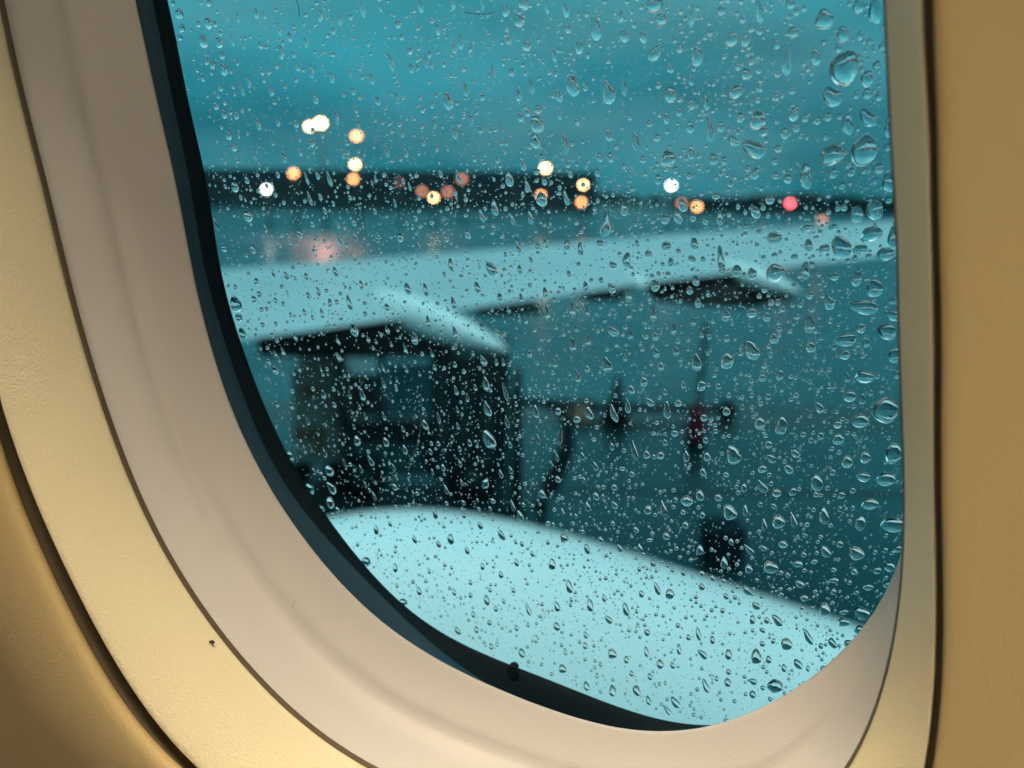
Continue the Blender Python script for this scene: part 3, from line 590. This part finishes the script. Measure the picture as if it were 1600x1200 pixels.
# ================================================================ raindrops on the outer face of the pane
# crop origin, scale, then (x, y, width, height[, lean]) of each drop
D = []
DD = {
 'A': (200, 0, 4, '320,85,55,62;335,50,50,45;335,175,45,50;325,235,30,35;280,18,32,35;455,15,20,28;505,15,40,45;500,142,52,72;545,148,30,38;438,148,28,40;470,258,58,75;568,265,46,66;618,108,18,55;685,107,22,68;800,83,30,60;852,98,18,45;652,248,24,90;718,282,18,60;828,283,28,45;956,325,34,85;1010,230,32,55;943,182,24,90;1108,262,24,72;1035,337,24,45;1200,97,30,72;1322,122,24,72;1390,107,24,35;1462,55,26,105;1576,48,18,50;1352,280,14,65;1500,268,22,42;587,345,38,50;490,382,32,45;527,403,34,55;598,433,46,80;520,455,22,30;683,391,22,38;838,450,26,38;1058,418,28,55;1143,440,28,95;1270,480,26,80;1386,458,18,65;1520,490,26,70;466,488,24,45;577,548,30,45;750,512,26,80;712,563,22,82;893,568,32,65;1167,613,30,75;1405,568,24,55;1558,627,30,58;550,662,38,46;600,712,36,56;675,720,34,54;562,600,22,30;603,640,26,36;812,775,32,80;933,760,26,62;1302,735,26,90;1050,772,34,50;1425,687,24,40;1437,780,24,65;627,845,38,60;660,918,38,55;690,850,20,30;1070,865,20,45;1148,893,34,50;903,893,20,36;790,975,22,60;975,980,30,80;1075,950,24,50;1158,945,20,40;1342,962,28,62;1240,1003,20,60;683,1003,24,36;820,1045,18,38;866,1040,18,60;937,1092,26,45;1116,1115,22,85;1185,1098,26,50;1258,1118,28,100;668,1168,50,68;742,1125,30,50;1524,1143,14,36;608,1165,22,32'),
 'B': (600, 0, 4, '228,42,26,72;432,20,24,70;612,25,14,75;760,65,36,68;845,128,56,75;872,20,56,80;1018,40,26,85;1133,60,34,85;1480,102,30,62;1322,180,56,130;1500,222,48,75;1150,180,38,52;85,150,34,50;110,232,28,38;335,182,28,70;477,260,32,90;438,305,26,55;160,315,34,48;540,305,26,35;765,180,26,38;778,252,36,48;890,285,48,66;1220,293,44,75;1062,345,28,70;45,390,30,105;168,425,28,60;263,385,26,78;208,423,20,40;370,400,24,42;682,465,28,120;795,447,34,54;883,453,24,38;1073,455,28,44;918,535,30,100;838,590,36,80;1093,597,38,78;1180,530,62,135;1400,575,70,135;1498,545,28,100;508,555,32,90;613,603,30,45;400,630,52,105;77,613,24,75;298,650,26,50;240,682,30,45;225,607,18,34;955,775,72,105;965,682,42,55;898,700,34,48;852,728,34,60;945,880,52,90;1095,713,26,66;1205,760,26,42;1130,897,36,130;1403,840,38,75;1572,880,40,110;540,743,28,85;600,808,30,50;733,810,16,120;310,775,22,60;438,828,32,80;112,830,26,58;243,887,24,50;327,922,24,52;396,925,18,40;135,957,26,55;15,945,30,75;563,988,30,48;867,1025,34,80;988,985,40,45;1348,983,30,55;1416,983,34,58;353,1085,24,50;465,1103,26,90;783,1117,48,95;1165,1087,28,50;1333,1080,30,48;1003,1135,32,44;893,1165,34,75;160,1165,20,60;955,1075,40,36;1540,1085,20,45'),
 'C': (1000, 0, 4, '90,30,105,75;133,120,65,65;20,230,45,65;95,330,60,100,60;325,95,35,125,8;510,65,42,55;745,65,40,135;640,118,38,45;697,177,35,42;748,192,35,42;940,25,55,50;978,73,35,45;1027,50,30,38;1150,122,92,108;1365,38,55,75;1470,65,65,130;955,203,60,62;1268,213,62,85;1377,222,34,48;570,245,66,78,18;658,252,50,66;438,203,34,40;247,303,38,45;357,350,58,105;190,427,38,52;855,278,36,48;925,385,50,145,14;697,382,44,42;675,332,26,40;1100,357,54,80;1240,300,34,48;1515,290,36,40;1280,425,158,180,10;1480,407,44,46;1420,490,66,86;662,463,58,66;740,437,34,42;612,415,34,40;862,460,34,42;597,572,72,80;748,548,40,52;1200,605,90,120,-40;1420,585,46,60;1495,600,34,50;1353,590,30,45;190,590,62,90;115,530,34,42;318,500,28,62;320,652,38,60;413,640,32,85;250,620,34,40;243,697,34,50;848,607,38,45;735,622,30,40;950,565,36,46;735,750,90,100;770,823,56,55;967,708,50,85;627,733,46,55;1173,730,42,48;1107,753,36,44;1425,735,70,115,-45;1297,775,56,115;436,805,44,140;313,793,40,66;505,790,42,58;165,737,32,66;610,817,24,48;903,833,44,66;978,797,38,52;107,860,38,45;585,878,45,78,-55;710,930,85,150,-55;175,990,90,95;320,950,38,82;458,993,48,68;527,1003,32,48;863,927,42,46;1200,968,125,120;1400,940,140,165,10;1160,855,32,38;1033,738,36,44;1040,1095,66,150;1207,1080,48,62;718,1085,48,66,30;848,1098,36,42;922,1115,46,56;1320,1075,44,50;1490,1050,56,60;1262,1160,36,44;1555,1140,70,110;1550,920,40,44;673,1053,34,38;842,1008,36,40;223,1063,34,44;307,1097,36,42;113,1120,38,60;565,1150,32,36;18,995,34,46;1555,800,45,110'),
 'D': (300, 300, 4, '350,150,60,75;458,228,24,60;672,262,34,60;752,198,24,50;910,203,24,58;1012,190,30,45;922,298,32,85,-25;770,290,18,42;610,312,20,42;545,328,20,48;380,357,34,62;1022,282,24,58;1300,283,40,60;1585,290,30,50;1142,120,22,45;830,115,26,50;883,72,22,42;802,30,26,48;735,40,24,95;1268,70,18,60;1168,278,20,34;1498,188,28,38;1395,162,22,45;1418,335,18,60;1185,385,20,50;1040,400,18,36;200,350,40,50;150,200,26,100;507,505,22,62;590,525,34,60;715,530,30,55;896,500,32,68;645,540,18,34;403,560,36,50;420,640,32,50;388,672,40,56;788,622,30,66;728,648,28,55;596,630,16,38;1058,582,30,68;1212,573,18,24;1348,605,40,85;1460,610,34,88;862,692,30,62;905,688,28,42;982,690,34,100;1220,722,34,58;812,757,24,70;752,785,20,40;435,735,30,42;468,733,28,38;522,678,26,44;616,767,20,38;1083,763,28,45;1476,808,28,80;1530,408,22,34;272,700,80,110;292,785,50,60;315,885,50,90;443,830,28,44;500,895,30,40;645,905,24,66;1012,860,50,95;912,930,22,62;810,880,16,44;1220,862,28,60;1390,915,44,85;1330,975,24,75;1245,950,20,45;1150,935,18,38;1100,920,24,50;1500,1010,22,60;915,1030,28,70,-25;567,995,26,75;520,1010,20,55;520,1112,42,62;670,1105,24,55;480,1060,30,40;806,1100,16,50;1122,1095,24,58;1192,1095,18,60;1270,1080,18,50;1340,1110,22,50'),
 'E': (700, 300, 4, '585,45,64,90;292,95,44,100;210,145,30,85;403,170,26,75;515,155,34,90;738,35,34,95;283,208,24,34;803,190,28,34;123,262,34,60;985,200,60,150,12;1100,105,44,80;1358,168,50,60;1437,150,44,95;1530,158,36,50;1465,80,45,85;437,335,30,95;743,330,36,75;827,355,34,85;950,322,44,50;560,340,30,44;18,455,36,85;272,485,68,100,-20;448,485,30,60;195,462,14,40;755,513,26,44;1120,425,48,100,6;1030,458,42,58,-30;1252,388,44,50;1365,340,60,60;1540,325,44,80;1525,420,44,54,-30;1392,440,36,60;183,597,36,80;607,628,34,70;325,658,34,60;458,668,28,75;858,590,32,66;957,552,28,44;1023,600,44,66,-30;1128,645,38,85;1295,583,54,72;1548,553,40,66;1510,615,38,50;1375,513,34,36;1563,693,38,60;33,693,32,85;43,880,36,85;620,760,32,100;775,735,36,100;868,745,26,75;485,800,26,72;210,840,26,66;1128,762,30,85;1280,757,40,105;1410,855,34,80;1535,812,30,56;1030,870,52,78,-40;312,885,36,84,-40;1140,893,28,66;873,925,30,80;780,955,42,90;583,915,26,48;1295,902,38,54;1437,932,28,36;508,1010,34,52;665,1070,30,70;993,1080,58,105;870,1105,34,48;808,1150,36,90;1302,1005,38,58;1423,995,36,62;1330,1090,40,54;1105,1035,24,56;1553,1065,58,110;1225,1180,36,40;220,1055,38,75,-20;302,1065,24,50;345,1065,24,56;155,1010,22,38;1268,1070,24,40'),
 'F': (1050, 300, 4, '300,160,36,90;275,25,45,40;413,88,24,40;520,125,50,80,-30;570,95,30,40;612,48,50,55;600,145,26,36;465,218,38,44;580,207,36,32;207,178,32,56,-35;1075,95,34,48;978,125,28,36;1355,50,36,40;1155,140,70,95;1268,110,92,110;845,222,80,44;1008,218,50,40;545,250,36,38;640,290,88,80;853,335,46,80;952,355,60,62;1055,345,100,145,-20;1245,262,118,88;1175,358,85,55;1335,388,100,75;1380,280,55,130;902,283,30,24;765,405,40,36;642,393,40,30;572,407,32,26;303,410,44,150;312,490,40,55;140,325,44,75;405,492,56,75;500,510,52,75;645,505,108,108;835,490,50,110;875,452,32,40;1143,415,30,48;1230,400,36,30;1015,527,48,52;1155,540,60,85;1265,600,90,108,-15;980,690,54,90;1190,720,90,160,-60;1380,770,60,100,-65;1345,872,102,98;860,825,58,110;860,645,48,46;578,607,38,42;225,635,26,44;333,765,50,90;498,755,62,60;592,780,42,60;497,985,76,135,-28;345,1055,75,98;637,915,50,66;668,858,30,44,-45;868,970,54,66;1085,925,140,72;1183,850,56,56;1080,1015,60,64;1218,943,38,54;1395,1020,78,92;1200,1155,112,80;565,1160,46,50;675,1145,40,66;1095,1160,34,62;780,780,44,36;873,738,44,24;343,915,36,46;620,690,34,40;663,690,34,42;755,707,28,26;803,707,30,30;450,520,26,40;1410,1140,50,50;578,1085,36,38;1385,680,65,40'),
 'G': (400, 550, 4, '120,110,38,60;78,60,30,44;168,12,26,34;520,30,30,62,-30;268,115,20,50;405,100,14,60;130,325,28,50;220,335,28,56;420,265,34,66;488,330,28,44;515,255,16,38;585,268,22,66;665,268,36,88;742,200,16,34;797,195,24,80;878,172,16,46;938,120,20,44;1022,138,18,38;722,100,22,50;322,432,22,62;340,600,20,60;430,632,26,64;632,555,46,78;812,563,40,70;683,402,20,56;798,400,24,66;903,388,16,46;612,468,20,40;715,678,34,84,-20;655,730,24,62;550,690,18,58;458,742,60,82;470,850,54,100,-25;465,940,58,90;337,855,66,80;360,745,24,52;215,650,50,70;868,843,34,55;683,828,20,50;930,610,32,72;860,722,22,56;918,482,22,50;1058,455,38,76;955,810,24,56;1140,410,22,84;1250,240,28,70;1320,285,24,64;1438,200,42,100;1370,222,24,50;1445,355,46,110;1455,545,74,140;1258,360,18,50;1260,462,22,50;1335,568,28,54;1272,605,24,44;1090,622,26,48;1275,698,26,50;1170,722,28,54;1102,748,20,48;1285,815,22,50;1188,858,28,72;1435,820,44,85,30;1530,762,28,64;1568,435,28,90;1555,245,26,130;1422,60,32,62,-20;1500,65,28,40;738,900,24,70;1190,945,24,36;1295,942,26,44;1118,1012,32,80;1300,1025,24,40;1428,1022,26,30;1400,1085,32,60;750,1110,36,76;838,1075,26,46;1480,930,34,44;1535,1145,40,80;1218,1170,44,84;990,1170,30,66;510,985,30,46;405,980,60,60'),
 'H': (750, 550, 4, '463,218,22,40;945,235,40,60;1025,185,46,60;1270,205,28,52;1385,210,54,66;1490,215,34,40;1155,250,26,44;1555,270,28,38;225,325,24,40;350,372,40,90;488,370,42,50;605,420,46,50;683,382,48,90;835,380,44,120;922,335,36,100;1060,312,42,72,-40;1240,318,44,48;1170,360,44,120;1540,370,44,60;1400,410,40,50;363,545,26,75;188,580,24,50;500,520,32,140,8;480,655,24,66;712,545,28,30;825,590,30,56;965,615,38,140;1042,640,40,62;1130,645,44,56;640,650,28,60;720,712,34,66;890,728,36,30;950,762,34,44;1218,508,46,44;1158,565,28,46;1290,650,38,75;1420,655,44,62;1410,550,30,48;1395,750,38,60;1540,765,34,40;193,740,26,56;487,795,36,52;390,885,40,70;650,800,24,46;840,845,38,46;725,900,38,60;672,965,34,76;518,1000,24,60;838,955,38,62;1050,985,48,66,20;1145,975,40,110;1293,930,76,70;1375,895,48,80;1490,910,46,50;1270,1000,34,36;1390,1018,34,50;1560,1000,78,115,-15;1285,1080,40,50;1165,1150,44,56;1060,1175,44,30;975,1110,34,46;830,1070,28,40;665,1075,20,30;205,960,28,90;250,1020,40,80;425,1070,34,36;540,1118,20,24;525,1165,60,66;755,1172,34,50;80,925,30,44'),
 'I': (1050, 600, 4, '600,80,34,46;500,70,26,36;775,70,32,40;1110,75,76,75;1190,95,36,70;1335,165,145,155,10;1243,55,28,40;1310,35,30,50;920,145,48,76,-30;550,245,64,80;685,260,62,125;440,145,26,40;1175,230,105,85;1035,253,48,48;930,325,38,54;1040,345,66,70;820,315,34,36;868,352,28,38;605,378,44,52;770,432,44,66,-45;383,440,80,135,-15;620,465,46,68,-40;1385,430,92,138;1208,457,58,80;1095,485,68,80;565,530,50,54;728,530,46,72,-35;905,615,72,110;1195,580,78,66;1335,595,115,85;1005,552,34,44;450,648,38,64;562,640,50,98,-25;655,680,52,56;620,622,26,34;757,672,38,62;900,690,36,40;972,650,30,34;930,695,28,28;1130,665,32,40;1060,695,40,48;1235,750,95,78;460,790,34,80;635,762,32,44,-40;665,860,72,100;757,850,36,120,-15;577,880,34,90;950,820,58,120;885,785,26,34;1050,780,26,44;1130,775,26,40;1178,868,64,100;845,878,32,34;1385,880,150,100;1110,855,26,28;695,1000,52,54;568,1025,34,56,-40;480,1035,40,90,-35;325,1115,44,90;960,1045,54,92,-25;1150,1055,82,108,-35;1050,1000,40,50;1412,1030,46,50;1360,1140,66,70;785,1125,62,46;480,1155,46,66;615,1145,80,95,-25;830,945,28,40,-40;930,955,28,30;370,985,30,50;335,960,28,34;1280,1165,54,50;1140,1170,40,50;1270,1050,28,36;1010,1160,34,36;890,1110,38,34'),
 'J': (500, 750, 4, '918,440,30,62;1327,462,26,50;740,400,30,60;470,548,34,70;1015,540,28,56;1228,515,30,62;1450,525,44,90;822,548,20,34;1130,592,32,56;1308,532,24,30;940,640,26,44;1558,665,44,100;480,660,24,40;618,693,34,70;838,700,28,60;940,720,30,44;1210,690,28,44;1042,750,40,80;1148,758,24,42;1098,805,28,48;1300,805,30,105;1480,790,38,80;958,840,28,54;840,790,16,30;1060,892,36,44;1115,895,16,30;1228,925,28,50;1300,905,22,40;1480,915,44,70;978,935,30,56;860,942,38,66;1070,1040,30,50;1262,1080,46,75;1533,1072,24,60;1515,1180,55,70;1303,1135,26,30;620,790,18,32;290,510,70,70;1262,400,26,45;1425,390,26,40;1222,385,20,44;370,438,18,30;520,765,60,60'),
 'K': (900, 850, 3.2, '620,28,34,60;55,25,30,60;218,20,28,50;320,20,26,56;385,97,28,42;482,132,22,28;536,145,26,36;630,148,28,36;682,170,26,38;738,185,24,30;380,165,18,26;628,215,34,42;405,222,28,78,-12;468,250,44,66;327,250,28,44;368,272,18,22;855,232,38,60,-30;750,262,28,38;795,268,22,28;900,310,38,50,-35;733,333,24,34;625,310,22,26;882,378,28,56;953,382,30,40;1005,382,38,80,-35;932,432,26,36,-50;883,433,20,26;1142,270,38,38;1243,325,52,80;1428,345,66,88,-50;1338,392,62,48;1418,430,50,52;1362,498,44,44;1160,463,34,95,-22;1282,495,38,62;1225,510,24,36;1052,500,58,72;930,500,30,34;987,485,22,36,25;900,562,52,92;963,578,30,48;1110,600,38,64,-30;1040,620,26,48;1160,623,18,38;1235,622,26,34;762,552,36,62;632,552,36,66,-35;612,448,26,84;562,467,26,36;682,480,26,50;515,525,26,66;355,442,32,44;352,538,24,66;180,548,46,66;252,578,28,48;420,600,38,58;483,606,26,44;248,325,34,80;163,378,34,54,-30;70,305,36,75;140,270,22,48;48,455,24,44;45,508,26,44;550,367,22,26;45,578,20,24;95,618,18,26;278,648,26,38;370,663,28,42;182,733,38,72;303,732,42,66;362,782,28,62;52,710,32,60;418,700,20,28;447,695,18,28;455,830,26,72,-30;495,792,40,74,-22;648,708,32,90,-18;703,672,20,36;758,692,34,54;762,640,30,36;842,664,26,24;885,688,36,46,-50;883,752,34,48;995,710,78,86;630,622,20,26;573,573,18,24;122,738,18,26;575,750,18,24;1460,215,46,38;1290,182,44,32;1118,200,36,52,-35;1288,238,28,36;1402,243,28,24;1505,127,40,32;1555,205,36,30;1340,340,40,30;1208,408,20,22;1025,253,26,28;1130,320,22,26'),
}
for ox, oy, s, txt in DD.values():
    for q in txt.split(';'):
        v = [float(x) for x in q.split(',')]
        x, y = v[0]/s+ox, v[1]/s+oy; w_, h_ = v[2]/s, v[3]/s
        lean = v[4] if len(v) > 4 else float(np.interp(x, [300, 900, 1350], [-11, -7, 0]))+random.uniform(-4, 4)
        D.append([x, y, w_, h_, lean])
D.sort(key=lambda d: -d[2]*d[3])
keep = []
for d in D:
    if all(math.hypot(d[0]-k[0], (d[1]-k[1])*.8) > .33*(max(d[2], 3)+max(k[2], 3)) for k in keep): keep.append(d)
D = keep
PXM = 1/FPX*.325                           # metres on the pane for one pixel of the photograph
def drop_mesh(w_, h_, lean, nr, ns, rnd, flat=1.0):
    """plano-convex drop: verts local to its centre; +y is outwards; returns verts, faces"""
    a = w_*PXM*.5*.99; b = h_*PXM*.5*.99; asp = h_/max(w_, 1e-6)
    tear = min(.38, .10+.16*(asp-1)) if asp > 1 else .04
    ph = [rnd.uniform(0, 6.28) for _ in range(4)]; am = [rnd.uniform(.0, .075), rnd.uniform(0, .06), rnd.uniform(0, .045), rnd.uniform(0, .03)]
    big = min(1, w_/14)
    waist = rnd.uniform(.0, .22) if asp > 2.2 else 0
    H = min(a, b)*(.70 if w_ > 12 else .72)*flat*rnd.uniform(.9, 1.1)
    ca, sa = math.cos(R(-lean)), math.sin(R(-lean))
    prof = [(math.sin(math.pi/2*i/nr)) for i in range(nr, 0, -1)]; vs = []; fs = []
    def P(rho, th):
        c, s = math.cos(th), math.sin(th)
        k = 1+big*sum(am[j]*math.cos((j+2)*th+ph[j]) for j in range(4))
        x = a*rho*c*k; z = b*rho*s*k
        zz = z/b
        x *= 1-tear*max(-1, min(1, zz))-waist*math.exp(-((zz-.1)/.35)**2)
        x += a*.18*am[0]/.05*big*math.sin(2.2*zz+ph[1])*(1 if asp > 1.6 else .3)
        X = x*ca+z*-sa*-1 if False else x*ca-z*sa
        Z = x*sa+z*ca
        return X, Z, zz
    for i, rho in enumerate(prof):
        for k in range(ns):
            X, Z, zz = P(rho, 2*math.pi*k/ns)
            y = H*(max(0, 1-rho**2))**.85*(1-.16*zz)
            vs.append((X, y, Z))
    X, Z, zz = P(0, 0); vs.append((X, H, Z)); top = len(vs)-1
    for i in range(nr-1):
        for k in range(ns): fs.append((i*ns+k, (i+1)*ns+k, (i+1)*ns+(k+1) % ns, i*ns+(k+1) % ns))
    for k in range(ns): fs.append(((nr-1)*ns+k, top, (nr-1)*ns+(k+1) % ns))
    n0 = len(vs)
    vs += [(v[0], 0, v[2]) for v in vs[:ns]]                # flat base with its own verts keeps it crisp
    fs.append(tuple(range(n0, n0+ns)))
    return vs, fs
def fixnormals(o):
    bm = bmesh.new(); bm.from_mesh(o.data); bmesh.ops.recalc_face_normals(bm, faces=bm.faces[:]); bm.to_mesh(o.data); bm.free()
rd = random.Random(5)
POUT = PANE_OUT+.00008
special = {}
LABELS = [(1320, 106, 'largest raindrop, high on the right, with a small drip at its foot'),
 (1350, 235, 'large square-shouldered raindrop on the right, below the largest one'),
 (1300, 242, 'wide raindrop just left of the square-shouldered one'),
 (1384, 641, 'large round raindrop at the right edge, halfway down the pane'),
 (1396, 820, 'wide flattened raindrop touching the right edge, low on the pane'),
 (1211, 1072, 'round raindrop in front of the white cowling, near the bottom right'),
 (1348, 480, 'slanted kidney-shaped raindrop near the right edge, level with the dark tarmac'),
 (764, 686, 'long pointed raindrop over the dark truck'),
 (950, 144, 'dark-topped tear-shaped raindrop at the upper middle'),
 (1211, 426, 'round raindrop at the end of the wing\'s third flap fairing')]
ZONES = [('over the sky at the far left', lambda x, y: y < 255 and x < 480), ('over the sky left of the middle', lambda x, y: y < 255 and x < 740),
 ('over the sky right of the middle', lambda x, y: y < 255 and x < 1080), ('over the sky at the far right', lambda x, y: y < 300 and x >= 1080),
 ('in front of the dark building and its lamps', lambda x, y: 262 < y < 325 and x < 935), ('over the bare tarmac strip above the wing', lambda x, y: 325 < y < 520-.12*x and x < 1000),
 ('over the left half of the pale wing', lambda x, y: 400 < y < 500 and x < 720), ('over the right half of the pale wing', lambda x, y: 340 < y < 440 and x >= 720),
 ('over the dark truck', lambda x, y: 545 < y < 780 and 530 < x < 800), ('over the pale upright cart', lambda x, y: 550 < y < 780 and x <= 530),
 ('on the tarmac between hose and red extinguisher', lambda x, y: 480 < y < 850 and 880 < x < 1070), ('on the tarmac right of the red extinguisher, above its foot', lambda x, y: 450 < y < 690 and x > 1100),
 ('on the dark tarmac low at the right', lambda x, y: 690 < y < 890 and x > 1100),
 ('on the left part of the white cowling', lambda x, y: y > 800 and x < 900 and y > 780+.25*(x-700)), ('on the middle of the white cowling', lambda x, y: y > 900 and 900 <= x < 1130), ('on the right part of the white cowling', lambda x, y: y > 940 and x >= 1130)]
ORD = ['largest', 'second largest', 'third largest', 'fourth largest', 'fifth largest', 'sixth largest']
zc = [0]*len(ZONES)
def zone_label(x, y):
    for z, (txt, f) in enumerate(ZONES):
        if f(x, y):
            zc[z] += 1
            return f'{ORD[zc[z]-1]} raindrop {txt}' if zc[z] <= len(ORD) else None
    return None
n_ind = 0; tail = MB()
for i, (x, y, w_, h_, lean) in enumerate(D):
    cx, cz = back(x, y, POUT)
    if i < 300:
        vs, fs = drop_mesh(w_, h_, lean, 12, 36, rd)
        o = mesh('raindrop', vs, fs, M['water'])
        o.data.polygons[-1].use_smooth = False
        o.matrix_world = W2 @ Matrix.Translation((cx, POUT, cz))
        lab = zone_label(x, y) or 'clear raindrop beaded among others on the outside of the window pane'
        for L_ in list(LABELS):
            if math.hypot(x-L_[0], y-L_[1]) < 9: lab = L_[2]; LABELS.remove(L_); break
        tag(o, lab, 'raindrop', 'raindrops on the window pane')
    else:
        vs, fs = drop_mesh(w_, h_, lean, 8, 22, rd)
        tail.add([(v[0]+cx, v[1]+POUT, v[2]+cz) for v in vs], fs)
# fine spray between the big drops: cell grid keeps them from overlapping
cell = {}
def occupied(x, y, r):
    gx, gy = int(x//24), int(y//24)
    for i in range(gx-2, gx+3):
        for j in range(gy-2, gy+3):
            for (a, b, ra, rb) in cell.get((i, j), ()):
                if ((x-a)/(ra+r))**2+((y-b)/(rb+r))**2 < 1: return True
    return False
def put(x, y, ra, rb): cell.setdefault((int(x//24), int(y//24)), []).append((x, y, ra, rb))
for x, y, w_, h_, l in D: put(x, y, w_/2+.6, h_/2+.6)
# pane outline in photograph pixels for the test of what lies on the glass
def on_glass(cx, cz):
    t = math.atan2(cz-CZW, cx-CXW); k = int((t+math.pi)/(2*math.pi)*NT) % NT
    return math.hypot(cx-CXW, cz-CZW) < math.hypot(c5[k][0]-CXW, c5[k][1]-CZW)+.001
cl = [(rd.uniform(280, 1430), rd.uniform(-40, 1130), rd.uniform(12, 42), rd.uniform(1.5, 5)) for _ in range(620)]
spray = []
def addspray(x, y, w_, h_, lean):
    if not (270 < x < 1460 and -60 < y < 1180) or occupied(x, y, w_/2): return
    cx, cz = back(x, y, POUT)
    if not on_glass(cx, cz): return
    put(x, y, w_/2, h_/2); spray.append((x, y, w_, h_, lean, cx, cz))
def small(): return 1.9+rd.random()**3.2*5.5
n_try = 0
for _ in range(1300):                       # middling drops
    x, y = rd.uniform(270, 1450), rd.uniform(-50, 1150)
    w_ = rd.uniform(4.2, 8)*(1 if x > 1000 else .82); h_ = w_*rd.uniform(1.0, 2.0 if x < 1000 else 1.4)
    if rd.random() < .55: addspray(x, y, w_, h_, rd.uniform(-16, 2))
for cx_, cy_, sg, dn in cl:
    for _ in range(int(dn*5)):
        s = small(); addspray(rd.gauss(cx_, sg), rd.gauss(cy_, sg), s, s*rd.uniform(1, 1.25), 0)
for _ in range(11000):
    x, y = rd.uniform(270, 1450), rd.uniform(-50, 1150)
    dens = .9 if y > 250 else .40
    if y > 480 and x < 900: dens = 1.0
    if rd.random() > dens: continue
    s = small()*(.85 if y > 250 else .7); addspray(x, y, s, s*rd.uniform(1, 1.2), 0)
for x, y, w_, h_, lean, cx, cz in spray:
    big_ = w_ > 4
    vs, fs = drop_mesh(w_, h_, lean, 6 if big_ else 4, 14 if big_ else 9, rd)
    tail.add([(v[0]+cx, v[1]+POUT, v[2]+cz) for v in vs], fs)
o = tail.build('water_spray', M['water'], None, True)
me = o.data; sm = [len(p.vertices) <= 4 for p in me.polygons]; me.polygons.foreach_set('use_smooth', sm)
o.matrix_world = W2; tag(o, 'fine spray of tiny water droplets all over the outside of the pane', 'droplets', kind='stuff')
print('DROPS', len(D), 'spray', len(spray), 'verts', len(me.vertices), 'labels left', LABELS)
